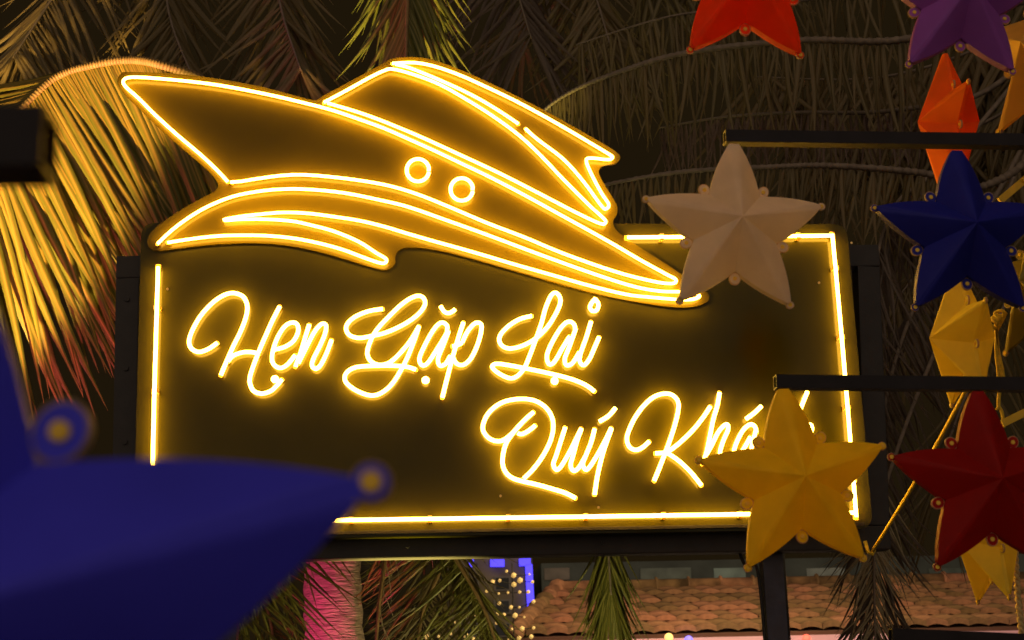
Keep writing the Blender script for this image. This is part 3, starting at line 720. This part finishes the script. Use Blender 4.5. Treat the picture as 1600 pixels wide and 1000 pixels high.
# dark shed row behind the tiled house
YD = 19
sh = empty('dark_shop', Vector((at(1300,1000,YD).x, YD, 0)), 'dim teal shop building behind the tiled roof ridge', 'building')
a, b = at(845,880,YD), at(1750,880,YD)
V, Fc = box_vf(Vector(((a.x+b.x)/2, YD+2, a.z/2)), (b.x-a.x)/2, 2, a.z/2, None, .02); wobj('wall', V, Fc, mat('shop_wall', (.07,.085,.075), rough=.6, var=.4, vscale=1.5), sh)
for px, wd_, c in ((870,20,(.20,.17,.14)), (1040,40,(.16,.20,.17)), (1140,25,(.26,.36,.33)), (1290,30,(.26,.3,.28)), (1500,50,(.1,.13,.11))):
    q = at(px, 897, YD); V, Fc = box_vf(q, wd_/ppm(q), .03, .10, None, .01); wobj('panel', V, Fc, mat('shop_panel_%d' % px, c, rough=.5, var=.3, vscale=4), sh)
q = at(872,912,12.2); bm = bmesh.new(); bmesh.ops.create_icosphere(bm, subdivisions=2, radius=.035); bm.verts.index_update()
bm.free()

# ------------------------------------------------------------------ floodlights (the lamps that light the palms and the roof)
def flood(loc, target, col, energy, size, label, blend=.6, rad=.08):
    t = empty('floodlight', Vector((loc[0], loc[1], 0)), label, 'floodlight', 'floodlights on the ground')
    L = Vector(loc); d = (Vector(target)-L).normalized()
    s = d.cross(Vector((0,0,1))).normalized(); u = s.cross(d)
    V, Fc = box_vf(L-d*.07, .12, .05, .09, (s, d, u), .01); wobj('housing', V, Fc, STEEL, t)
    V, Fc = box_vf(L-d*.018, .10, .004, .07, (s, d, u), .002); wobj('lens', V, Fc, mat('lens_'+label[:8], col, emis=col, estr=4), t)
    V, Fc = bar_vf(Vector((L.x,L.y,0)), L-d*.11, .02, .02, .003, Vector((0,1,0))); wobj('bracket', V, Fc, STEEL, t)
    l = bpy.data.lights.new('flood_beam', 'SPOT'); l.energy = energy; l.color = col; l.spot_size = math.radians(size); l.spot_blend = blend; l.shadow_soft_size = rad
    o = bpy.data.objects.new('flood_beam', l); COL.objects.link(o); o.parent = t
    o.matrix_parent_inverse = PW(t).inverted()
    q = d.to_track_quat('-Z', 'Y').to_matrix().to_4x4(); q.translation = L+d*.02; o.matrix_basis = q
lt = at(90,330,YL)
flood((-4.0, -1.5, .6), at(-110,330,YL), (1,.62,.16), 6000, 25, 'amber floodlight aimed up at the golden frond', .3)
flood((bA.x-.35, .95, .5), at(531,930,1.9), (1,.05,.28), 420, 25, 'pink floodlight aimed up at the palm trunk')
lp = at(1204,640,7.2)
sl_ = empty('street_lamp', Vector((lp.x, 7.2, 0)), 'street lamp standing behind the right post of the sign', 'street lamp')
V, Fc = tube_vf([Vector((lp.x,7.2,0)), Vector((lp.x,7.2,lp.z))], lambda t: .05-.02*t, 10); wobj('pole', V, Fc, STEEL, sl_, True)
V, Fc = box_vf(lp+Vector((0,.25,.03)), .09, .28, .035, None, .01); wobj('head', V, Fc, STEEL, sl_)
V, Fc = box_vf(lp+Vector((0,.28,-.012)), .07, .2, .005, None, .002); wobj('lens', V, Fc, mat('lamp_lens', (1,.8,.5), emis=(1,.6,.3), estr=6), sl_)
l = bpy.data.lights.new('lamp_beam', 'SPOT'); l.energy = 680; l.color = (1,.74,.42); l.spot_size = math.radians(150); l.spot_blend = .5; l.shadow_soft_size = .12
o = bpy.data.objects.new('lamp_beam', l); COL.objects.link(o); o.parent = sl_; o.matrix_parent_inverse = PW(sl_).inverted()
q = Vector((0,.75,-.5)).to_track_quat('-Z','Y').to_matrix().to_4x4(); q.translation = lp+Vector((0,.28,-.05)); o.matrix_basis = q
flood((-.45, .42, .3), at(636,10,.85), (1,.80,.18), 4200, 30, 'yellow floodlight aimed up at the frond over the cabin')
flood((.55, .95, .35), at(700,860,1.7), (1,.86,.35), 150, 80, 'small yellow floodlight aimed up at the low fronds')
flood((-2.75, .45, .6), at(120,700,YL), (1,.12,.35), 1000, 36, 'pink floodlight aimed up at the drooping leaflet tips')
